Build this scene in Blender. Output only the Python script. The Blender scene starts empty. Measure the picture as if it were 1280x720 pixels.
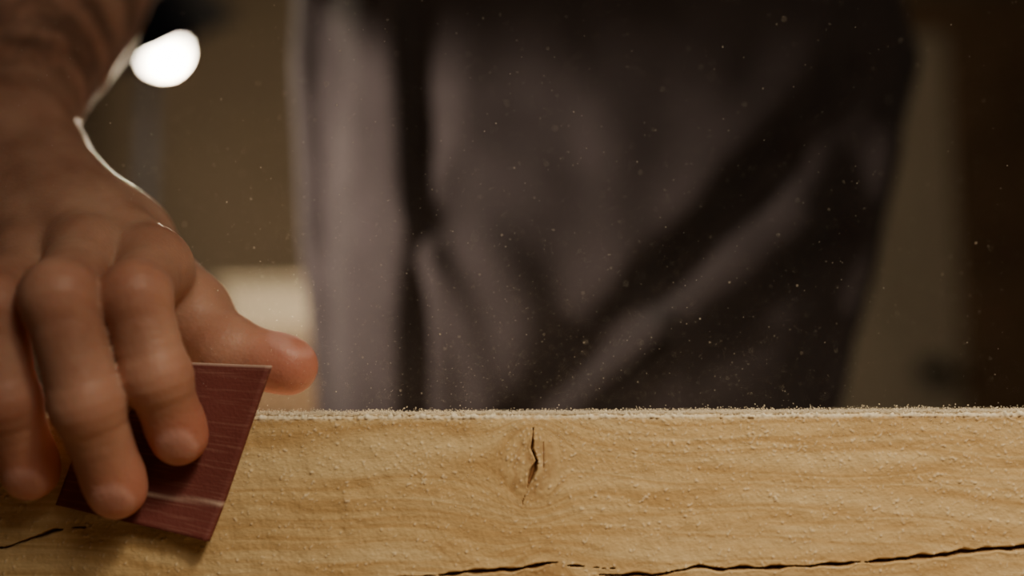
import bpy, math, numpy as np
from mathutils import Vector, Matrix
rng = np.random.default_rng(7)
T = 0.90            # height of the beam's top face (m); local units below are cm around its front top edge
S = bpy.context.scene
COL = S.collection

# ------------------------------------------------------------------ helpers
def W(p):
    p = np.asarray(p, dtype=float)
    return p*0.01 + np.array([0, 0, T])
def link(o, parent=None):
    COL.objects.link(o)
    if parent is not None: o.parent = parent
    return o
def mesh_obj(name, verts, faces, mat=None, smooth=True, parent=None, label=None, category=None, kind=None):
    me = bpy.data.meshes.new(name)
    me.from_pydata([tuple(v) for v in verts], [], [tuple(int(i) for i in f) for f in faces])
    me.update()
    if smooth: me.polygons.foreach_set('use_smooth', [True]*len(me.polygons))
    if mat: me.materials.append(mat)
    o = bpy.data.objects.new(name, me)
    if label: o['label'] = label
    if category: o['category'] = category
    if kind: o['kind'] = kind
    return link(o, parent)
def empty(name, loc, label, category):
    o = bpy.data.objects.new(name, None); o.empty_display_size = 0.05
    o.location = loc; o['label'] = label; o['category'] = category
    return link(o)
def reparent(o, par):
    o.parent = par
    o.matrix_parent_inverse = Matrix.Translation(-Vector(par.location))
def box_data(x0,x1,y0,y1,z0,z1):
    v=[(x0,y0,z0),(x1,y0,z0),(x1,y1,z0),(x0,y1,z0),(x0,y0,z1),(x1,y0,z1),(x1,y1,z1),(x0,y1,z1)]
    f=[(0,3,2,1),(4,5,6,7),(0,1,5,4),(1,2,6,5),(2,3,7,6),(3,0,4,7)]
    return v,f
def box(name,x0,x1,y0,y1,z0,z1,mat,bevel=0.003,**k):
    v,f=box_data(x0,x1,y0,y1,z0,z1)
    o=mesh_obj(name,v,f,mat,smooth=False,**k)
    if bevel:
        m=o.modifiers.new('bevel','BEVEL'); m.width=bevel; m.segments=2
    return o
def lathe(name, prof, mat, n=40, M=None, **k):
    v=[];f=[]
    for r,z in prof:
        for i in range(n):
            a=2*math.pi*i/n; p=Vector((r*math.cos(a),r*math.sin(a),z))
            if M is not None: p=M@p
            v.append(tuple(p))
    for j in range(len(prof)-1):
        for i in range(n):
            a=j*n+i;b=j*n+(i+1)%n
            f.append((a,b,b+n,a+n))
    return mesh_obj(name,v,f,mat,**k)

# ------------------------------------------------------------------ materials
def newmat(name):
    m=bpy.data.materials.new(name); m.use_nodes=True
    nt=m.node_tree; b=nt.nodes['Principled BSDF']
    return m,nt,b
def N(nt,t,**k):
    n=nt.nodes.new(t)
    for a,v in k.items(): setattr(n,a,v)
    return n
def simple(name,c1,c2,scale=8,rough=0.7,bump=0.0,bscale=80,metal=0,stretch=(1,1,1),spec=0.4):
    m,nt,b=newmat(name)
    tc=N(nt,'ShaderNodeTexCoord'); mp=N(nt,'ShaderNodeMapping'); mp.inputs['Scale'].default_value=stretch
    nt.links.new(tc.outputs['Object'],mp.inputs[0])
    n=N(nt,'ShaderNodeTexNoise'); n.inputs['Scale'].default_value=scale; n.inputs['Detail'].default_value=5
    nt.links.new(mp.outputs[0],n.inputs['Vector'])
    r=N(nt,'ShaderNodeValToRGB'); r.color_ramp.elements[0].position=.35; r.color_ramp.elements[1].position=.68
    r.color_ramp.elements[0].color=(*c1,1); r.color_ramp.elements[1].color=(*c2,1)
    nt.links.new(n.outputs['Fac'],r.inputs[0]); nt.links.new(r.outputs[0],b.inputs['Base Color'])
    b.inputs['Roughness'].default_value=rough; b.inputs['Metallic'].default_value=metal
    b.inputs['Specular IOR Level'].default_value=spec
    if bump:
        n2=N(nt,'ShaderNodeTexNoise'); n2.inputs['Scale'].default_value=bscale; n2.inputs['Detail'].default_value=4
        nt.links.new(mp.outputs[0],n2.inputs['Vector'])
        bp=N(nt,'ShaderNodeBump'); bp.inputs['Strength'].default_value=bump; bp.inputs['Distance'].default_value=0.002
        nt.links.new(n2.outputs['Fac'],bp.inputs['Height']); nt.links.new(bp.outputs[0],b.inputs['Normal'])
    return m

def pine_mat():
    m,nt,b=newmat('pine')
    L=nt.links.new
    at=N(nt,'ShaderNodeAttribute',attribute_name='gc')      # warped grain coordinate, cm
    def noise(sx,sy,sc,det=4,dist=0.0):
        mp=N(nt,'ShaderNodeMapping'); mp.inputs['Scale'].default_value=(sx,sy,1)
        L(at.outputs['Vector'],mp.inputs[0])
        n=N(nt,'ShaderNodeTexNoise'); n.inputs['Scale'].default_value=sc; n.inputs['Detail'].default_value=det
        n.inputs['Distortion'].default_value=dist
        L(mp.outputs[0],n.inputs['Vector']); return n.outputs['Fac']
    def ramp(fac,stops):
        r=N(nt,'ShaderNodeValToRGB'); e=r.color_ramp.elements
        e[0].position=stops[0][0]; e[0].color=(*stops[0][1],1)
        e[1].position=stops[-1][0]; e[1].color=(*stops[-1][1],1)
        for p,c in stops[1:-1]:
            x=e.new(p); x.color=(*c,1)
        L(fac,r.inputs[0]); return r.outputs[0]
    def mix(fac,a,b_,mode='MIX'):
        x=N(nt,'ShaderNodeMix',data_type='RGBA',blend_type=mode)
        for s,vv in ((x.inputs[0],fac),(x.inputs[6],a),(x.inputs[7],b_)):
            if isinstance(vv,(float,int)): s.default_value=vv
            elif isinstance(vv,tuple): s.default_value=(*vv,1)
            else: L(vv,s)
        return x.outputs[2]
    broad=ramp(noise(.07,1.0,1.1,3,.3),[(.35,(.72,.545,.29)),(.5,(.66,.475,.235)),(.62,(.73,.56,.305)),(.7,(.61,.425,.20))])
    rings=ramp(noise(.05,.8,1.5,1,.2),[(.38,(1,1,1)),(.49,(.72,.60,.46)),(.54,(.98,.97,.95)),(.62,(.80,.70,.58)),(.68,(1,1,1))])
    fib=ramp(noise(.5,14,1.2,4),[(.3,(.82,.80,.76)),(.65,(1.06,1.06,1.06))])
    c=mix(.70,broad,rings,'MULTIPLY'); c=mix(.45,c,fib,'MULTIPLY')
    ak=N(nt,'ShaderNodeAttribute',attribute_name='knot')
    c=mix(ak.outputs['Fac'],c,(.36,.20,.08))
    ad=N(nt,'ShaderNodeAttribute',attribute_name='dust')
    c=mix(ad.outputs['Fac'],c,(.92,.83,.64))
    ac=N(nt,'ShaderNodeAttribute',attribute_name='crack')
    c=mix(ac.outputs['Fac'],c,(.22,.10,.035))
    L(c,b.inputs['Base Color']); b.inputs['Roughness'].default_value=.78; b.inputs['Specular IOR Level'].default_value=.18
    g=noise(7,13,1.3,3)
    bp=N(nt,'ShaderNodeBump'); bp.inputs['Strength'].default_value=.32; bp.inputs['Distance'].default_value=.0005
    L(g,bp.inputs['Height']); L(bp.outputs[0],b.inputs['Normal'])
    return m

def skin_mat():
    m,nt,b=newmat('skin'); L=nt.links.new
    tc=N(nt,'ShaderNodeTexCoord')
    n=N(nt,'ShaderNodeTexNoise'); n.inputs['Scale'].default_value=45; n.inputs['Detail'].default_value=5
    L(tc.outputs['Object'],n.inputs['Vector'])
    r=N(nt,'ShaderNodeValToRGB'); r.color_ramp.elements[0].color=(.36,.175,.115,1); r.color_ramp.elements[1].color=(.56,.32,.225,1)
    r.color_ramp.elements[0].position=.3; r.color_ramp.elements[1].position=.7
    L(n.outputs['Fac'],r.inputs[0])
    def mx(attr,a,col):
        at=N(nt,'ShaderNodeAttribute',attribute_name=attr)
        x=N(nt,'ShaderNodeMix',data_type='RGBA'); L(at.outputs['Fac'],x.inputs[0]); L(a,x.inputs[6]); x.inputs[7].default_value=(*col,1)
        return x.outputs[2]
    c=mx('pink',r.outputs[0],(.56,.18,.13))
    mp=N(nt,'ShaderNodeMapping'); mp.inputs['Scale'].default_value=(1,1,.45); mp.inputs['Rotation'].default_value=(.6,.3,0)
    L(tc.outputs['Object'],mp.inputs[0])
    hn=N(nt,'ShaderNodeTexNoise'); hn.inputs['Scale'].default_value=75; hn.inputs['Detail'].default_value=3; L(mp.outputs[0],hn.inputs['Vector'])
    hr=N(nt,'ShaderNodeValToRGB'); hr.color_ramp.elements[0].position=.42; hr.color_ramp.elements[1].position=.62; L(hn.outputs['Fac'],hr.inputs[0])
    ha=N(nt,'ShaderNodeAttribute',attribute_name='hair')
    ml=N(nt,'ShaderNodeMath',operation='MULTIPLY'); L(hr.outputs[0],ml.inputs[0]); L(ha.outputs['Fac'],ml.inputs[1])
    x=N(nt,'ShaderNodeMix',data_type='RGBA'); L(ml.outputs[0],x.inputs[0]); L(c,x.inputs[6]); x.inputs[7].default_value=(.14,.075,.05,1)
    c=mx('nail',x.outputs[2],(.62,.34,.29))
    L(c,b.inputs['Base Color'])
    b.inputs['Roughness'].default_value=.5; b.inputs['Specular IOR Level'].default_value=.35
    b.inputs['Subsurface Weight'].default_value=.5; b.inputs['Subsurface Radius'].default_value=(1,.32,.15); b.inputs['Subsurface Scale'].default_value=.012
    v=N(nt,'ShaderNodeTexVoronoi'); v.inputs['Scale'].default_value=700; L(tc.outputs['Object'],v.inputs['Vector'])
    bp=N(nt,'ShaderNodeBump'); bp.inputs['Strength'].default_value=.25; bp.inputs['Distance'].default_value=.0005
    L(v.outputs['Distance'],bp.inputs['Height']); L(bp.outputs[0],b.inputs['Normal'])
    return m

M_pine=pine_mat(); M_skin=skin_mat()
M_shirt=simple('grey_cotton',(.047,.037,.036),(.059,.047,.046),30,.92,.5,900,spec=.1)
M_shirt.node_tree.nodes['Principled BSDF'].inputs['Sheen Weight'].default_value=.06
M_trouser=simple('dark_cloth',(.012,.012,.016),(.02,.02,.026),30,.9,.4,700,spec=.1)
M_hair=simple('hair',(.02,.012,.008),(.05,.03,.02),90,.6,.6,200,stretch=(3,3,.4))
M_shoe=simple('shoe_leather',(.03,.02,.015),(.05,.03,.02),30,.5,.3)
M_wall=simple('wall_plaster',(.070,.053,.034),(.092,.070,.047),2.2,.9,.3,60)
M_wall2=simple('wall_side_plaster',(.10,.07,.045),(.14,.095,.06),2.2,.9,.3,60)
M_floor=simple('concrete',(.12,.10,.08),(.18,.15,.12),5,.85,.3,40)
M_ceil=simple('ceiling_paint',(.25,.22,.19),(.29,.26,.22),4,.9,.1,40)
M_door=simple('painted_door',(.20,.172,.132),(.24,.205,.157),3,.6,.15,50,stretch=(1,1,.2))
M_trim=simple('dark_trim',(.06,.035,.018),(.09,.055,.03),5,.6,.2,60)
M_black=simple('black_metal',(.005,.005,.006),(.008,.008,.010),20,.8,.1,200,spec=.08)
M_navy=simple('navy_enamel',(.006,.009,.022),(.010,.014,.030),20,.5,spec=.2)
M_white=simple('white_enamel',(.75,.72,.66),(.8,.77,.7),20,.5)
M_box=simple('cream_plastic',(.21,.185,.14),(.25,.215,.16),10,.5,.1)
M_cab=simple('oak_panel',(.13,.08,.045),(.20,.13,.07),4,.6,.3,50,stretch=(1,1,8))
M_bench=simple('bench_wood',(.30,.19,.10),(.40,.27,.15),6,.7,.4,60,stretch=(.3,4,4))
M_dust=simple('sawdust_grain',(.88,.82,.70),(.96,.92,.82),300,.9)
# thin wood flakes let some light through
nt=M_dust.node_tree; tr=N(nt,'ShaderNodeBsdfTranslucent'); tr.inputs[0].default_value=(.95,.88,.74,1)
ms=N(nt,'ShaderNodeMixShader'); ms.inputs[0].default_value=.45
nt.links.new(nt.nodes['Principled BSDF'].outputs[0],ms.inputs[1]); nt.links.new(tr.outputs[0],ms.inputs[2])
nt.links.new(ms.outputs[0],nt.nodes['Material Output'].inputs['Surface'])

# ------------------------------------------------------------------ implicit surfaces
def surface_nets(F,origin,h):
    s=F<0
    a=[s[i:F.shape[0]-1+i, j:F.shape[1]-1+j, k:F.shape[2]-1+k] for i in (0,1) for j in (0,1) for k in (0,1)]
    allin=np.logical_and.reduce(a); anyin=np.logical_or.reduce(a)
    act=anyin&~allin
    idx=np.argwhere(act)
    pos=np.zeros((len(idx),3)); cnt=np.zeros(len(idx))
    cs=[(i,j,k) for i in (0,1) for j in (0,1) for k in (0,1)]
    for c in cs:
        for ax in range(3):
            if c[ax]==0:
                d=list(c); d[ax]=1
                fa=F[idx[:,0]+c[0],idx[:,1]+c[1],idx[:,2]+c[2]]; fb=F[idx[:,0]+d[0],idx[:,1]+d[1],idx[:,2]+d[2]]
                mk=(fa<0)!=(fb<0); t=np.where(mk,fa/np.where(mk,fa-fb,1),0)
                p=np.array(c,float)[None]+t[:,None]*(np.array(d,float)-np.array(c,float))[None]
                pos+=p*mk[:,None]; cnt+=mk
    V=np.asarray(origin)[None]+h*(idx+pos/cnt[:,None])
    num=-np.ones(act.shape,dtype=np.int64); num[act]=np.arange(len(idx))
    faces=[]
    for ax in range(3):
        o1=(ax+1)%3; o2=(ax+2)%3
        sl0=[slice(1,-1)]*3; sl1=[slice(1,-1)]*3
        sl0[ax]=slice(0,-1); sl1[ax]=slice(1,None)
        e=s[tuple(sl0)]!=s[tuple(sl1)]
        ii=np.argwhere(e)
        off=np.ones(3,int); off[ax]=0
        ii=ii+off
        ins=s[ii[:,0],ii[:,1],ii[:,2]]
        def cell(d1,d2):
            q=ii.copy(); q[:,o1]-=d1; q[:,o2]-=d2
            return num[q[:,0],q[:,1],q[:,2]]
        q=np.stack([cell(1,1),cell(0,1),cell(0,0),cell(1,0)],1)
        q[~ins]=q[~ins][:,::-1]
        faces.append(q)
    return V,np.concatenate(faces)
def grid(x0,x1,y0,y1,z0,z1,h):
    xs=np.arange(x0,x1,h,dtype=np.float32); ys=np.arange(y0,y1,h,dtype=np.float32); zs=np.arange(z0,z1,h,dtype=np.float32)
    return xs[:,None,None],ys[None,:,None],zs[None,None,:]
def cap(G,a,b,ra,rb,axis=False):
    X,Y,Z=G; a=np.array(a,np.float32); b=np.array(b,np.float32); d=b-a
    t=((X-a[0])*d[0]+(Y-a[1])*d[1]+(Z-a[2])*d[2])/float(d@d)
    t=np.clip(t,0,1)
    return np.sqrt((X-a[0]-t*d[0])**2+(Y-a[1]-t*d[1])**2+(Z-a[2]-t*d[2])**2)-(ra+(rb-ra)*t)
def ell(G,c,r,R=None):
    X,Y,Z=G
    if R is None: ux,uy,uz=(X-c[0]),(Y-c[1]),(Z-c[2])
    else:
        ux=(X-c[0])*R[0][0]+(Y-c[1])*R[0][1]+(Z-c[2])*R[0][2]
        uy=(X-c[0])*R[1][0]+(Y-c[1])*R[1][1]+(Z-c[2])*R[1][2]
        uz=(X-c[0])*R[2][0]+(Y-c[1])*R[2][1]+(Z-c[2])*R[2][2]
    return (np.sqrt((ux/r[0])**2+(uy/r[1])**2+(uz/r[2])**2)-1)*min(r)
def smin(a,b,k):
    h=np.clip(.5+.5*(b-a)/k,0,1)
    return b+(a-b)*h-k*h*(1-h)

# ---- hand (cm): joints MCP, PIP, DIP, tip and radii
FING={
 'index': ([(-12.6,.7,5.2),(-12.0,-2.6,3.8),(-11.25,-2.45,1.25),(-10.85,-1.34,-.65)],[1.15,1.08,1.02,.92]),
 'middle':([(-14.8,.3,5.5),(-14.0,-3.5,3.7),(-13.15,-3.15,.4),(-12.75,-1.50,-2.30)],[1.18,1.12,1.06,.95]),
 'ring':  ([(-16.9,.6,5.3),(-16.3,-3.2,3.4),(-15.85,-2.8,.5),(-15.6,-1.40,-1.75)],[1.12,1.06,1.00,.90]),
 'pinky': ([(-18.8,1.2,4.8),(-18.6,-1.9,3.1),(-18.3,-2.1,1.0),(-18.1,-1.22,-.7)],[1.0,.90,.82,.74])}
THUMB=([(-16.2,4.8,7.4),(-12.0,2.8,3.7),(-10.3,2.0,2.35),(-8.0,1.7,1.74)],[1.6,1.40,1.20,1.04])
WR=np.array((-21.3,6.4,11.8)); EL=np.array((-25.2,24,28)); SH=np.array((-14.5,38,48))
def unit(v): v=np.asarray(v,float); return v/np.linalg.norm(v)
nails=[]
for k,(J,R) in list(FING.items())+[('thumb',THUMB)]:
    a=np.array(J[2]);b=np.array(J[3]); ax=unit(b-a)
    pref=np.array((.15,-.45,1.)) if k=='thumb' else np.array((0.05,-1.,.1))
    n=unit(pref-ax*(pref@ax)); sd=np.cross(ax,n)
    c=b-ax*.05+n*(R[3]*.80)
    # nail plate follows the finger: tilt towards the tip
    nn=unit(n+ax*.22); aa=unit(ax-nn*(ax@nn))
    nails.append((c,[aa,sd,nn],R[3]))
def hand_sdf(G):
    # palm from metacarpals
    palm=None
    heel=[(-18.9,5.4,9.9),(-19.7,5.2,9.9),(-20.6,5.4,9.8),(-21.3,6.0,9.6)]
    for (k,(J,R)),hp in zip(FING.items(),heel):
        c=cap(G,hp,J[0],1.75,1.25)
        palm=c if palm is None else smin(palm,c,1.1)
    # thumb side muscle and web
    palm=smin(palm,cap(G,(-18.6,5.6,8.9),THUMB[0][1],1.9,1.40),1.2)
    palm=smin(palm,cap(G,(-15.0,4.4,6.8),(-17.6,4.2,6.2),1.7,1.5),1.2)
    palm=smin(palm,cap(G,(-12.6,2.2,4.7),(-13.6,1.6,5.0),.7,.9),.9)
    # wrist and forearm, flattened by two parallel bones
    side=np.cross(unit(EL-WR),unit((0,-1,.9))); side=unit(side)
    fa=smin(cap(G,WR+side*.95,EL+side*1.0,1.95,3.5),cap(G,WR-side*.95,EL-side*1.0,1.95,3.5),1.5)
    fa=smin(fa,cap(G,WR+(EL-WR)*.35,WR+(EL-WR)*.8,2.6,4.4),2.0)
    d=smin(palm,fa,2.2)
    d=smin(d,cap(G,WR-side*2.1+(.0,-.6,.4),WR-side*2.0,.75,.6),1.2)      # wrist bone
    fs=None
    for k,(J,R) in list(FING.items())+[('thumb',THUMB)]:
        f=None
        for i in range(3):
            # fingers narrow slightly between joints
            m_=(np.array(J[i])+np.array(J[i+1]))/2; rm=(R[i]+R[i+1])/2*(.975 if i>0 else .98)
            c=np.minimum(cap(G,J[i],m_,R[i],rm),cap(G,m_,J[i+1],rm,R[i+1]))
            f=c if f is None else smin(f,c,.30)
        for i in (1,2):
            f=smin(f,ell(G,np.array(J[i])+(0,-.03,.03),(R[i]*.98,)*3),.3)
        # pad
        ax=unit(np.array(J[3])-np.array(J[2]))
        f=smin(f,ell(G,np.array(J[3])-ax*.5+(0,.10,0),(R[3]*.95,)*3),.3)
        # knuckle creases on PIP and DIP
        for i,am in ((1,.022),(2,.018)):
            j=np.array(J[i]); axx=unit(np.array(J[i+1])-np.array(J[i-1]))
            s=(G[0]-j[0])*axx[0]+(G[1]-j[1])*axx[1]+(G[2]-j[2])*axx[2]
            near=np.exp(-(((G[0]-j[0])**2+(G[1]-j[1])**2+(G[2]-j[2])**2)/1.3))
            f=f+am*near*np.cos(s*2*np.pi/.42)*2.0
        fs=f if fs is None else smin(fs,f,.06)
    d=smin(d,fs,.75)
    # tendons / knuckle heads on the back of the hand
    for (k,(J,R)),hp in zip(FING.items(),heel):
        if k=='thumb': continue
        o=np.array((0,-.75,.75)); j=np.array(J[0])
        d=smin(d,cap(G,np.array(hp)+o*1.15,j+o*.55,.35,.42),.7)
        d=smin(d,ell(G,j+np.array((0,-.4,.35)),(.95,.95,.95)),.5)
    for c,Rm,r in nails:
        d=np.minimum(d,ell(G,c,(r*.80,r*.66,.20),Rm))
    return d
h=.12
G0=(-28,-6,-4.5)
G=grid(-28,-5.5,-6,18,-4.5,24,h)
F=hand_sdf(G)
cutn=unit(EL-WR); cutp=WR+(EL-WR)*.60
F=np.maximum(F,(G[0]-cutp[0])*cutn[0]+(G[1]-cutp[1])*cutn[1]+(G[2]-cutp[2])*cutn[2])
HV,HF=surface_nets(F.astype(np.float64),G0,h)
del F
# masks
Gp=(HV[:,0],HV[:,1],HV[:,2])
nail=np.zeros(len(HV)); pink=np.zeros(len(HV))
for c,Rm,r in nails:
    nail=np.maximum(nail,np.clip(-(ell(Gp,c,(r*.80,r*.66,.20),Rm)-.035)/.05,0,1))
for k,(J,R) in list(FING.items())+[('thumb',THUMB)]:
    tip=np.array(J[3]); pink=np.maximum(pink,.8*np.exp(-((HV-tip)**2).sum(1)/2.4))
    for i in (1,2): pink=np.maximum(pink,.4*np.exp(-((HV-np.array(J[i]))**2).sum(1)/1.3))
sax=(HV-WR)@cutn
hair=np.clip((sax+.5)/4,0,1)*.75

# ---- coarse body
def body_sdf(G):
    X,Y,Z=G
    d=None
    segs=[((-.5,41.5,4),(11.5,41.5,4),8,8),((0,41.5,22),(11,41.5,22),7.6,7.6),((5.5,41.5,4),(5.5,41.5,42),9,9),((-7,40,46),(18,40,46),6.5,6.5),
          ((5.5,41,50),(5.5,39,62),5.6,5.4)]
    for a,b,ra,rb in segs:
        c=cap(G,a,b,ra,rb); d=c if d is None else smin(d,c,5)
    MEL=(-EL[0]+15,EL[1],EL[2])
    for sh,el,sg in ((SH,EL,-1),(np.array((25.5,38,48)),np.array(MEL),1)):
        d=smin(d,cap(G,sh,el,5.6,4.2),3)
        mwr=WR if sg<0 else np.array((-WR[0]+15,WR[1],WR[2]))
        d=smin(d,cap(G,el,el+(mwr-el)*.42,4.3,4.0),1.0)
    for sx in (-1,1):
        hp=(5.5+sx*9,41,-2); kn=(5.5+sx*11,40,-42); an=(5.5+sx*12,42,-80)
        d=smin(d,cap(G,hp,kn,9,6),4); d=smin(d,cap(G,kn,an,6,4),2)
        d=smin(d,cap(G,(an[0],43,-85),(an[0]+sx*2,30,-86.5),3.4,2.4),2)
    # head with face
    hc=np.array((5.0,37.5,74.))
    H=ell(G,hc+(0,1.,1.5),(7.6,9.6,9.8)); H=smin(H,ell(G,hc+(0,-2.2,-5.5),(5.6,6.2,6.2)),3)
    H=smin(H,cap(G,hc+(0,-8.6,1.2),hc+(0,-10.4,-2.2),.9,1.3),1.2)
    for sx in (-1,1):
        H=smin(H,cap(G,hc+(sx*1.4,-8.7,2.4),hc+(sx*4.4,-7.6,2.4),.8,.8),1.0)
        H=-smin(-H,ell(G,hc+(sx*3.1,-9.2,.7),(1.5,1.1,1.0)),.6)
        H=smin(H,ell(G,hc+(sx*3.1,-7.6,.6),(1.2,1.2,1.1)),.3)
        H=smin(H,ell(G,hc+(sx*7.8,1.2,-.3),(.9,1.9,3.0)),.6)
    H=smin(H,cap(G,hc+(-1.9,-8.2,-4.9),hc+(1.9,-8.2,-4.9),.65,.65),.5)
    return smin(d,H,2)
G=grid(-36,50,14,60,-90,86,.8)
F=body_sdf(G)
BV,BF=surface_nets(F.astype(np.float64),(-36,14,-90),.8)
allV=np.concatenate([HV,BV]); allF=np.concatenate([HF,BF+len(HV)])
MV=HV.copy(); MV[:,0]=-MV[:,0]+15
allF=np.concatenate([allF,HF[:,::-1]+len(allV)]); allV=np.concatenate([allV,MV])
z0=np.zeros(len(BV))
person=mesh_obj('person',W(allV),allF,M_skin,
    label='person in loose dark grey shirt gripping folded sandpaper on a beam',category='person')
for nme,arr in (('nail',np.concatenate([nail,z0,nail])),('pink',np.concatenate([pink,z0+.1,pink])),('hair',np.concatenate([hair,z0,hair]))):
    at=person.data.attributes.new(nme,'FLOAT','POINT'); at.data.foreach_set('value',arr.astype(np.float32))

# ---- shirt with folds
def seg_d(X,Z,p):
    best=None
    for (x1,z1),(x2,z2) in zip(p[:-1],p[1:]):
        dx,dz=x2-x1,z2-z1; t=np.clip(((X-x1)*dx+(Z-z1)*dz)/(dx*dx+dz*dz),0,1)
        d=np.sqrt((X-x1-t*dx)**2+(Z-z1-t*dz)**2); best=d if best is None else np.minimum(best,d)
    return best
FOLDS=[([(-13.6,28),(-12.8,10),(-12.4,-8)],.8,-1.0),
 ([(-5.8,11),(-3.2,6),(-1.5,0)],1.0,.9),([(-6.0,12),(-3.5,17),(-2.5,25)],1.1,.4),([(-5.6,9.5),(-4.4,3),(-4.0,-4)],.9,.6),
 ([(-1.5,10),(.8,5.5),(.5,1)],2.2,1.1),([(-1.0,24),(-1.8,14)],1.6,.3),
 ([(1.5,-3.5),(4.5,1.0),(9,4.8)],1.0,1.9),([(9,4.8),(13.5,7.8),(19,12)],1.2,.7),
 ([(.5,-1.),(6.0,4.6),(11,9),(18,16)],1.5,-1.3),
 ([(5,6.5),(12,13.5),(19,22),(23,30)],1.6,.6),([(9,7.5),(16,15),(23,22)],1.2,-.8),
 ([(12,2),(17,7),(22,11)],1.2,-.6),([(20,-6),(22.5,5),(26,18)],1.3,.8),([(3,25),(6,17),(7,10)],1.7,.3)]
def shirt_sdf(G):
    X,Y,Z=G
    a=np.interp(Z,[-24,0,12,25,44,50,54],[17.5,18.3,21.0,23.2,21,15,8]); cx=np.interp(Z,[-24,0,12,25,40],[3.6,4.2,5.6,6.9,5.5])
    b=np.interp(Z,[-24,0,25,44,50,54],[12.5,12.2,12.2,12,10,7])
    cy=41
    p=2.7
    q=(np.abs((X-cx)/a)**p+np.abs((Y-cy)/b)**p)**(1/p)
    d=(q-1)*b
    d=np.maximum(d,Z-53); d=np.maximum(d,-22-Z)
    d=smin(d,cap(G,(-9,40,47),(19.5,40,47),7.5,7.5),3)
    MEL=np.array((-EL[0]+15,EL[1],EL[2]))
    for sh,el in ((SH,EL),(np.array((25.5,38,48)),MEL)):
        d=smin(d,cap(G,sh,sh+(el-sh)*.62,7.3,6.6),3)
    # neckline
    d=np.maximum(d,-(cap(G,(5.5,36,57),(5.5,39,66),7.0,7.0)))
    fr=np.clip((cy-2-Y)/6,0,1)
    f=np.zeros(np.broadcast(X,Z).shape,np.float32)
    for pth,w,hh in FOLDS: 
        f=f+hh*np.exp(-(seg_d(X,Z,pth)/w)**2)
    # broad pleat: rises towards its right-hand edge, then drops into a crease
    x0=np.interp(Z,[-10,0,12,28],[-6.5,-6.6,-6.4,-7.2])
    s=X-x0
    f=f+2.1*np.clip((s+5.2)/5.2,0,1)/(1+np.exp(np.clip(s/.25,-30,30)))
    f=f-.35*np.exp(-((s-.7)/.55)**2)
    f=f+.18*np.sin(X*.9+Z*.25)*np.sin(Z*.35-X*.2)
    return d-f*fr+.0*Y
hs=.5
G=grid(-34,50,20,58,-25,60,hs)
F=shirt_sdf(G)
SV,SF=surface_nets(F.astype(np.float64),(-34,20,-25),hs)
shirt=mesh_obj('shirt',W(SV),SF,M_shirt,parent=person,label='loose dark grey cotton shirt with diagonal folds')
sm=shirt.modifiers.new('smooth','SMOOTH'); sm.iterations=3; sm.factor=.5
def trouser_sdf(G):
    d=ell(G,(5.5,41,-3),(16,10.6,12))
    for sx in (-1,1):
        d=smin(d,cap(G,(5.5+sx*7.5,41,-4),(5.5+sx*11,40,-44),9.6,8),3); d=smin(d,cap(G,(5.5+sx*11,40,-44),(5.5+sx*12,42,-80),8,7),2)
    return np.maximum(d,-84-G[2])
G=grid(-22,32,24,58,-87,12,1.0)
TV,TF=surface_nets(trouser_sdf(G).astype(np.float64),(-22,24,-87),1.0)
mesh_obj('trousers',W(TV),TF,M_trouser,parent=person,label='dark cloth work trousers')
for i,sx in enumerate((-1,1)):
    ax_=5.5+sx*12
    G=grid(ax_-9,ax_+9,22,52,-91,-78,.6)
    d=smin(cap(G,(ax_,44,-84.5),(ax_+sx*1.6,31,-86.2),4.9,3.9),cap(G,(ax_,43,-84),(ax_,43,-81),4.8,4.8),2)
    d=np.maximum(d,-89.9-G[2])
    v_,f_=surface_nets(d.astype(np.float64),(ax_-9,22,-91),.6)
    mesh_obj('shoe',W(v_),f_,M_shoe,parent=person,label='dark leather work shoe')
G=grid(-7,17,22,52,62,88,.6)
d=ell(G,(5,38.9,75.9),(8.4,10.3,10.3)); d=np.maximum(d,-(ell(G,(5,29.5,70.5),(8.6,7.5,9.5)))); d=np.maximum(d,68-G[2])
v_,f_=surface_nets(d.astype(np.float64),(-7,22,62),.6)
mesh_obj('hair',W(v_),f_,M_hair,parent=person,label='short dark hair')

# ------------------------------------------------------------------ pine beam
def smooth1(n,k,seed):
    r=np.random.default_rng(seed).standard_normal(n); w=np.hanning(k); w/=w.sum()
    r=np.convolve(r,w,'same'); return r/r.std()
xs=np.concatenate([np.arange(-45,-19.5,.5),np.arange(-19.5,19.5,.034),np.arange(19.5,45.01,.5)])
zz=np.concatenate([np.linspace(-9,-6.3,10)[:-1],np.arange(-6.3,-.14,.034)])
prof=[(0,z,0,-1,0) for z in zz]                              # y,z,normal, front flag
R_=.14
for a in np.linspace(0,90,6)[0:]:
    t=math.radians(a); prof.append((R_-R_*math.cos(t),-R_+R_*math.sin(t),0,-math.cos(t),math.sin(t)))
for y in np.concatenate([np.linspace(.2,1.2,16),np.linspace(1.5,6.8,14)]): prof.append((y,0,0,0,1))
prof.append((7,-.2,0,1,0)); prof.append((7,-4.5,0,1,0)); prof.append((7,-8.9,0,1,0)); prof.append((6.8,-9,0,0,-1)); prof.append((3,-9,0,0,-1)); prof.append((.1,-9,0,0,-1))
P=np.array(prof); nr=len(P); nc=len(xs); nfront=len(zz)
Xg=np.repeat(xs[:,None],nr,1); Yg=np.repeat(P[:,0][None],nc,0); Zg=np.repeat(P[:,1][None],nc,0)
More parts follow.
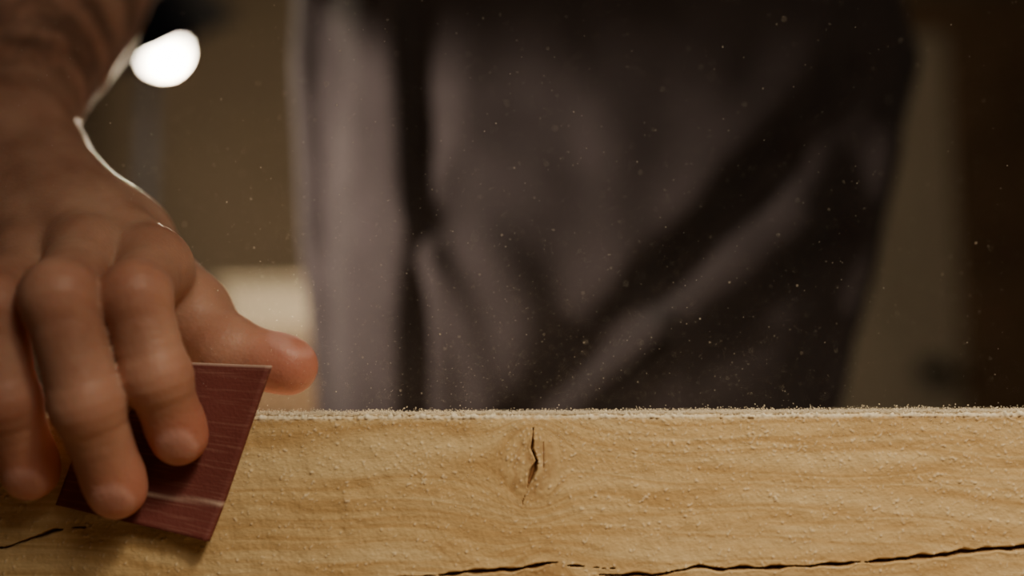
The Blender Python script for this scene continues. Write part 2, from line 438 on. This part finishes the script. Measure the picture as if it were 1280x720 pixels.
# unrolled height coordinate (front z, then continuing over the top)
Ug=np.where(P[:,0]>.01, P[:,1]+P[:,0], P[:,1])[None].repeat(nc,0)
def blur(a,n):
    for _ in range(n):
        a=(np.roll(a,1,0)+2*a+np.roll(a,-1,0))/4; a=(np.roll(a,1,1)+2*a+np.roll(a,-1,1))/4
    return a
r1=blur(rng.standard_normal(Xg.shape),1); r1/=r1.std()
r2=blur(rng.standard_normal(Xg.shape),60); r2/=r2.std()
r3=blur(rng.standard_normal(Xg.shape),5); r3/=r3.std()
dens=np.clip(.50+.30*r2+.35*np.clip((Ug+2.2)/2.2,-1,1)+.25*(Xg>0),0,1.3)
spots=np.clip(r1-1.95+.75*dens,0,1.3)
dustm=np.clip(spots*1.8,0,1)*.35
disp=.028*spots+.0036*r1+.0040*r3+.012*r2
topm=(P[:,4]>.3)[None].repeat(nc,0)
pile=np.clip(r3+.3,0,3)*.03*np.exp(-np.clip(Ug,0,9)/1.2)
disp=disp+np.where(topm,pile+.012*np.clip(r1,0,2),0)
dustm=np.where(topm,np.clip(.75+.2*r3,0,1),dustm)
dustm=np.maximum(dustm,np.clip(1-(-Ug-.02)/.20,0,1)*np.clip(.65+.5*r3,0,1)*(Ug<.3))
crack=np.zeros_like(Xg)
def add_crack(px,pz,pw,depth,seed,vertical=False,jit=.03):
    global disp,crack
    along=Zg if vertical else Xg; across=Xg if vertical else Zg
    base=np.arange(-50,50,.036); jv=smooth1(len(base),29,seed)*jit*.8+smooth1(len(base),9,seed+1)*jit*.15
    wv=np.clip(1+.5*smooth1(len(base),25,seed+2),.10,2)
    c=np.interp(along,px,pz)+np.interp(along,base,jv)
    w=np.interp(along,px,pw,left=0,right=0)*np.interp(along,base,wv)
    d=np.abs(across-c)/np.maximum(w,1e-4)
    fr=(np.arange(nr)<nfront)[None]
    m=np.clip(1.25-d,0,1)*(w>.008)*fr
    disp=disp*(1-m)-depth*m; crack=np.maximum(crack,np.clip(m*1.4,0,1))
    lip=np.exp(-((d-1.9)/.8)**2)*(w>.01)*fr
    disp=disp+.02*lip
add_crack([-5.2,-3,-1.6,-.6,.2,1.1,1.9,2.6,3.6],[-5.50,-5.33,-5.20,-5.18,-5.10,-4.93,-5.02,-5.1,-5.14],[.02,.035,.045,.045,.055,.055,.045,.035,.0],.30,11)
add_crack([2.6,3.8,5.2,6,7.1,8.5,9.84,11.2,12.6,14.8,17.5,24,34],[-5.30,-5.34,-5.27,-5.12,-5.17,-5.12,-5.08,-5.0,-4.9,-4.7,-4.4,-3.9,-3.6],[.0,.035,.04,.045,.05,.04,.05,.045,.05,.055,.05,.05,.0],.32,21)
add_crack([-30,-17.5,-16.1,-14.8,-14.2],[-5,-4.43,-4.0,-3.66,-3.6],[0,.045,.04,.03,0],.28,31)
add_crack([-2.60,-2.25,-1.85,-1.55,-1.14,-.7,-.3][:],[.40,.52,.68,.80,.64,.70,.76],[.0,.045,.090,.085,.040,.032,.0],.22,41,vertical=True,jit=.02)
add_crack([-3.3,-2.9,-2.5],[.30,.36,.46],[0,.02,0],.08,51,vertical=True,jit=.02)
add_crack([-2.0,-1.5,-1.0,-.6],[1.05,.98,1.06,1.0],[0,.018,.015,0],.04,61,vertical=True,jit=.03)
Yg2=Yg+P[:,3][None]*disp; Zg2=Zg+P[:,4][None]*disp
# gentle knot bulge
kb=np.exp(-(((Xg-.9)/1.1)**2+((Zg+1.7)/1.3)**2))*.07*(np.arange(nr)<nfront)[None]
Yg2-=kb
V=np.stack([Xg,Yg2,Zg2],-1).reshape(-1,3)
i=np.arange(nc-1)[:,None]; j=np.arange(nr)[None]; j2=(j+1)%nr
Fq=np.stack([i*nr+j,(i+1)*nr+j,(i+1)*nr+j2,i*nr+j2],-1).reshape(-1,4)
beam=mesh_obj('wooden_beam',W(V),Fq,M_pine,label='rough pale pine beam with a knot, long cracks and sawdust',category='wooden beam')
import bmesh
bm=bmesh.new(); bm.from_mesh(beam.data); bm.verts.ensure_lookup_table()
f0=bm.faces.new([bm.verts[k] for k in range(nr)]); f1=bm.faces.new([bm.verts[(nc-1)*nr+k] for k in range(nr)][::-1])
f0.smooth=f1.smooth=False
bm.normal_update(); bm.to_mesh(beam.data); bm.free()
# grain field bending around the knots
g=Ug.copy(); gx=Xg.copy(); kn=np.zeros_like(g)
for (kx,kz,R,ez) in ((.65,-1.7,.95,1.25),(1.0,-5.7,.9,1.1)):
    dx=Xg-kx; dz=(Ug-kz)/ez; r2_=dx*dx+dz*dz+1e-6
    sft=dz*ez*np.clip(R*R/np.maximum(r2_,R*R*.75),0,1)*np.exp(-r2_/30)
    g=g-sft
    rr=np.sqrt(r2_)+.05*r3+.08*r2
    kn=np.maximum(kn,np.clip(1.35-rr/(R*1.05),0,1)*.80*(.55+.45*np.sin(rr*13)))
g+=.12*np.sin(Xg*.35)+.05*np.sin(Xg*1.1+2)-.0*Xg+.02*Xg
gc=np.stack([gx,g,Yg*0.3],-1).reshape(-1,3).astype(np.float32)
at=beam.data.attributes.new('gc','FLOAT_VECTOR','POINT'); at.data.foreach_set('vector',gc.ravel())
for nme,arr in (('dust',dustm),('crack',crack),('knot',kn)):
    at=beam.data.attributes.new(nme,'FLOAT','POINT'); at.data.foreach_set('value',arr.reshape(-1).astype(np.float32))

# ------------------------------------------------------------------ sawdust
def grains(name,C,size,mat,label,cat):
    n=len(C)
    base=np.array([(1,0,0),(-1,0,0),(0,1,0),(0,-1,0),(0,0,1),(0,0,-1)],float)
    fb=np.array([(0,2,4),(2,1,4),(1,3,4),(3,0,4),(2,0,5),(1,2,5),(3,1,5),(0,3,5)])
    q=rng.standard_normal((n,3,3)); Q,_=np.linalg.qr(q)
    sc=size[:,None]*rng.uniform(.5,1.3,(n,3))
    V=np.einsum('nij,nkj->nki',Q,base[None]*sc[:,None,:])+C[:,None,:]
    Fc=(fb[None]+6*np.arange(n)[:,None,None]).reshape(-1,3)
    return mesh_obj(name,W(V.reshape(-1,3)),Fc,mat,smooth=False,label=label,category=cat,kind='stuff')
n1=34000
x=rng.uniform(-30,30,n1); y=np.abs(rng.exponential(.5,n1))*.8-.02; y=np.clip(y,-0.02,6.5)
C1=np.stack([x,y,.035+rng.exponential(.034,n1)+.04*np.sin(x*1.7)**2*np.exp(-y)-np.where(y<.1,.03,0)],1)
n2=4000
x2=rng.uniform(-20,20,n2); z2=-rng.beta(.6,3.4,n2)*6
C2=np.stack([x2,np.full(n2,-.015),z2],1)
grains('sawdust',np.concatenate([C1,C2]),np.concatenate([rng.uniform(.012,.032,n1),rng.uniform(.008,.016,n2)]),M_dust,
    'fine pale sawdust clinging to the edge and face of the beam','sawdust')
n3=2600
C3=np.stack([rng.uniform(-24,26,n3),rng.uniform(-3,20,n3),.6+23*rng.uniform(0,1,n3)**1.4],1)
n4=6500
C4=np.stack([rng.normal(-2,9,n4),rng.uniform(-1,16,n4),.4+rng.exponential(5.5,n4)],1)
C3=np.concatenate([C3,C4]); s3=np.concatenate([.010+rng.exponential(.0065,n3).clip(0,.020),rng.uniform(.007,.014,n4)])
grains('airborne_sawdust',C3,s3,M_dust,'fine sawdust specks drifting in the air above the beam','sawdust')

# ------------------------------------------------------------------ folded sandpaper
def sandpaper_mat():
    m,nt,b=newmat('sandpaper'); L=nt.links.new
    at=N(nt,'ShaderNodeAttribute',attribute_name='suv')
    n=N(nt,'ShaderNodeTexNoise'); n.inputs['Scale'].default_value=60; n.inputs['Detail'].default_value=4
    L(at.outputs['Vector'],n.inputs['Vector'])
    r=N(nt,'ShaderNodeValToRGB'); r.color_ramp.elements[0].color=(.115,.022,.018,1); r.color_ramp.elements[1].color=(.20,.046,.036,1)
    L(n.outputs['Fac'],r.inputs[0])
    mp=N(nt,'ShaderNodeMapping'); mp.inputs['Scale'].default_value=(.25,6,1); L(at.outputs['Vector'],mp.inputs[0])
    n2=N(nt,'ShaderNodeTexNoise'); n2.inputs['Scale'].default_value=1.6; n2.inputs['Detail'].default_value=3; L(mp.outputs[0],n2.inputs['Vector'])
    r2=N(nt,'ShaderNodeValToRGB'); r2.color_ramp.elements[0].position=.52; r2.color_ramp.elements[1].position=.76
    r2.color_ramp.elements[1].color=(.45,.45,.45,1); L(n2.outputs['Fac'],r2.inputs[0])
    x=N(nt,'ShaderNodeMix',data_type='RGBA'); L(r2.outputs[0],x.inputs[0]); L(r.outputs[0],x.inputs[6]); x.inputs[7].default_value=(.42,.21,.16,1)
    cr=N(nt,'ShaderNodeAttribute',attribute_name='crease')
    x2=N(nt,'ShaderNodeMix',data_type='RGBA'); L(cr.outputs['Fac'],x2.inputs[0]); L(x.outputs[2],x2.inputs[6]); x2.inputs[7].default_value=(.80,.62,.5,1)
    L(x2.outputs[2],b.inputs['Base Color']); b.inputs['Roughness'].default_value=.75
    v=N(nt,'ShaderNodeTexNoise'); v.inputs['Scale'].default_value=900; tc=N(nt,'ShaderNodeTexCoord'); L(tc.outputs['Object'],v.inputs['Vector'])
    bp=N(nt,'ShaderNodeBump'); bp.inputs['Strength'].default_value=.5; bp.inputs['Distance'].default_value=.0004
    L(v.outputs['Fac'],bp.inputs['Height']); L(bp.outputs[0],b.inputs['Normal'])
    return m
M_sand=sandpaper_mat()
TL,TR,BR,BL=[np.array(p,float) for p in ((-13.6,0,1.95),(-8.15,0,1.68),(-10.05,0,-4.05),(-15.2,0,-2.9))]
nu,nv=44,50
vv=[];uv=[];crs=[]
# parameter runs: front layer left->right, fold, back layer right->left
path=[(u,0) for u in np.linspace(0,1,nu)]+[(1.012,.5)]+[(u,1) for u in np.linspace(1,0.03,nu)]
for (u,lay) in path:
    for t in np.linspace(0,1,nv):
        p=(TL*(1-u)+TR*u)*(1-t)+(BL*(1-u)+BR*u)*t
        y=-.42+.30*lay
        curl=.35*max(0,(u-.75)/.25)**2*(1-.3*t)+.5*max(0,(t-.7)/.3)**2*u
        y-=curl*(1-.35*lay)*.6+.04*math.sin(7*u+5*t)
        lean=max(0,(p[2])/1.8); y+= .25*lean*(1-u)
        crz=math.exp(-((t-(.80+.03*(1-u)))/.008)**2)
        y-=.03*crz
        vv.append((p[0],y,p[2])); uv.append((u*5.4,t*5.8,lay)); 
        edge=max(math.exp(-(t/.006)**2),0)
        crs.append(min(1,crz*(u>.35)*.8+edge*.6))
ff=[]
for a in range(len(path)-1):
    for b_ in range(nv-1):
        ff.append((a*nv+b_,a*nv+b_+1,(a+1)*nv+b_+1,(a+1)*nv+b_))
sp=mesh_obj('sandpaper',W(vv),ff,M_sand,label='folded dark red sandpaper sheet held against the beam',category='sandpaper')
a_=sp.data.attributes.new('suv','FLOAT_VECTOR','POINT'); a_.data.foreach_set('vector',np.array(uv,np.float32).ravel())
a_=sp.data.attributes.new('crease','FLOAT','POINT'); a_.data.foreach_set('value',np.array(crs,np.float32))
so=sp.modifiers.new('solid','SOLIDIFY'); so.thickness=.0004; so.offset=0

# ------------------------------------------------------------------ workbench under the beam
wb=empty('workbench',(0,.03,0),'plain wooden workbench carrying the beam','workbench')
o=box('bench_top',-.75,.75,-.14,.21,T-.13,T-.0905,M_bench); reparent(o,wb)
for lx in (-.68,.61):
    for ly in (-.11,.12):
        o=box('leg',lx,lx+.07,ly,ly+.07,0,T-.13,M_bench); reparent(o,wb)

# ------------------------------------------------------------------ room
def wall(name,x0,x1,y0,y1,z0,z1,m):
    return box(name,x0,x1,y0,y1,z0,z1,m,bevel=0,kind='structure')
wall('floor',-2.4,2.6,-2.2,2.9,-.05,0,M_floor)
wall('ceiling',-2.4,2.6,-2.2,2.9,2.6,2.65,M_ceil)
wall('wall_back',-2.4,2.6,2.8,2.9,0,2.6,M_wall)
wall('wall_left',-2.5,-2.4,-2.2,2.9,0,2.6,M_wall2)
wall('wall_right',2.6,2.7,-2.2,2.9,0,2.6,M_wall2)
wall('baseboard_back',-2.4,.44,2.785,2.8,0,.1,M_trim)
# door in the back wall with frame
door=wall('door_1',.56,1.36,2.75,2.80,.0,2.05,M_door)
def add_panel(x0,x1,z0,z1):
    o=box('door_panel',x0,x1,2.738,2.752,z0,z1,M_door,bevel=.006); o.parent=door
add_panel(.66,1.14,.2,.85); add_panel(.66,1.14,1.15,1.9)
wall('trim_1',.46,.56,2.74,2.80,0,2.15,M_trim)
wall('trim_2',1.37,1.9,2.72,2.80,0,2.15,M_trim)
wall('trim_3',.56,1.37,2.74,2.80,2.055,2.15,M_trim)
Mk=Matrix.Translation((1.26,2.75,.99))@Matrix.Rotation(math.radians(90),4,'X')
kn_=lathe('door_knob',[(.001,0),(.038,0),(.038,.006),(.014,.01),(.013,.035),(.030,.045),(.038,.06),(.032,.074),(.001,.08)],M_black,24,Mk)
kn_.parent=door

# low cabinet with cream box near the back wall
cab=empty('cabinet',(-.42,2.35,0),'low brown wooden storage cabinet against the wall','cabinet')
for nm,a in (('body',(-.80,-.05,2.1,2.6,.06,1.04)),('cabinet_top',(-.82,-.03,2.07,2.62,1.04,1.07)),('plinth',(-.77,-.08,2.13,2.58,0,.06)),
             ('cabinet_door',(-.79,-.43,2.08,2.1,.08,1.03)),('cabinet_door',(-.42,-.06,2.08,2.1,.08,1.03))):
    o=box(nm,*a,M_cab); reparent(o,cab)
for kx in (-.46,-.39):
    o=lathe('knob',[(.001,0),(.012,0),(.006,.01),(.014,.02),(.001,.028)],M_black,16,Matrix.Translation((kx,2.08,.6))@Matrix.Rotation(math.radians(90),4,'X')); reparent(o,cab)
sb=empty('storage_box',(-.6,2.3,1.07),'cream plastic storage box with a lid on the cabinet','box')
o=box('box_body',-.71,-.42,2.15,2.42,1.0705,1.18,M_box,bevel=.012); reparent(o,sb)
o=box('box_lid',-.725,-.405,2.135,2.435,1.18,1.205,M_box,bevel=.01); reparent(o,sb)

# ------------------------------------------------------------------ lamp on a stand
LX,LY,LZ=-.655,1.50,1.570
lamp=empty('work_lamp',(LX-.03,LY+.05,0),'dark navy metal work lamp on a thin stand, switched on','lamp')
tilt=Matrix.Translation((LX,LY,LZ))@Matrix.Rotation(math.radians(-24),4,'Y')@Matrix.Rotation(math.radians(29),4,'X')
sh_out=[(.028,.19),(.045,.17),(.075,.13),(.125,.06),(.155,0)]
o=lathe('lamp_shade',sh_out+[(.157,-.004),(.151,0)],M_navy,56,tilt); reparent(o,lamp)
o=lathe('shade_lining',[(.151,0),(.120,.06),(.070,.128),(.040,.165),(.001,.17)],M_white,56,tilt); reparent(o,lamp)
o=lathe('socket',[(.001,.24),(.022,.24),(.028,.19),(.024,.10),(.001,.10)],M_black,32,tilt); reparent(o,lamp)
mb,nt,b=newmat('bulb_glow'); b.inputs['Emission Color'].default_value=(1,.86,.66,1); b.inputs['Emission Strength'].default_value=90; b.inputs['Base Color'].default_value=(1,.9,.8,1)
bp_=[(.001,-.072)]+[(.037*math.sin(a),-.035-.037*math.cos(a)) for a in np.linspace(.3,2.4,12)]+[(.014,.05),(.014,.10)]
bulb=lathe('bulb',bp_,mb,32,tilt@Matrix.Translation((0,0,.026))); reparent(bulb,lamp)
PX,PY=LX-.15,LY+.36
o=lathe('pole',[(.001,.02),(.014,.02),(.014,1.84),(.001,1.84)],M_black,20,Matrix.Translation((PX,PY,0))); reparent(o,lamp)
o=lathe('base',[(.001,0),(.15,0),(.15,.015),(.03,.028),(.001,.028)],M_black,40,Matrix.Translation((PX,PY,0))); reparent(o,lamp)
# arm from pole top to socket
p0=Vector((PX,PY,1.82)); p1=tilt@Vector((0,0,.235)); dv=p1-p0
Ma=Matrix.Translation(p0)@dv.to_track_quat('Z','Y').to_matrix().to_4x4()
o=lathe('arm',[(.001,0),(.009,0),(.009,dv.length),(.001,dv.length)],M_black,16,Ma); reparent(o,lamp)

# ------------------------------------------------------------------ lights
def light(name,t,loc,energy,color,size=.2,target=None,size_y=None,angle=None,blend=1.0):
    l=bpy.data.lights.new(name,t); l.energy=energy; l.color=color
    if t=='AREA':
        l.shape='RECTANGLE'; l.size=size; l.size_y=size_y or size
    else: l.shadow_soft_size=size
    if t=='SPOT': l.spot_size=math.radians(angle); l.spot_blend=blend
    o=bpy.data.objects.new(name,l); o.location=loc
    if target is not None:
        o.rotation_euler=(Vector(target)-Vector(loc)).to_track_quat('-Z','Y').to_euler()
    COL.objects.link(o); return o
pl=tilt@Vector((0,0,-.11))
light('bulb_light','POINT',pl,42,(1,.80,.55),.03)
light('added_shirt_spot','SPOT',(-.70,-.02,T+.06),58,(1,.86,.72),.07,(-.16,.30,T+.12),angle=34)  # added spot without a fixture, brightens the left strip of the shirt
light('added_beam_spot','SPOT',(.26,-.46,T+.52),18.5,(1,.84,.60),.07,(.11,0,T-.04),angle=48)  # added unseen spot, lifts the beam right of centre and spares the hand
light('key_lamp','AREA',(.35,-.72,T+.55),2.1,(1,.82,.62),.30,(0.05,0,T))
light('added_rim_spot','SPOT',(-.62,.80,T+.55),26,(1,.84,.62),.02,(-.02,.03,T+.03),angle=60)  # extra backlight with no lamp body, rims the thumb and sawdust
light('room_lamp','AREA',(0.3,1.5,2.5),4,(1,.78,.5),1.0,(0.3,2.4,0))
w=bpy.data.worlds.new('World'); S.world=w; w.use_nodes=True
w.node_tree.nodes['Background'].inputs[0].default_value=(.9,.72,.55,1); w.node_tree.nodes['Background'].inputs[1].default_value=.015

# ------------------------------------------------------------------ camera
cam=bpy.data.cameras.new('Camera'); co=bpy.data.objects.new('Camera',cam); COL.objects.link(co)
cam.lens=36; cam.sensor_width=36; cam.clip_start=.01
co.location=(0,-.35,T+.004)
q=Matrix.Rotation(math.radians(90+6.4),4,'X')@Matrix.Rotation(math.radians(-.27),4,'Z')
co.matrix_world=Matrix.Translation(co.location)@q
cam.dof.use_dof=True; cam.dof.focus_distance=.353; cam.dof.aperture_fstop=2.4
S.camera=co
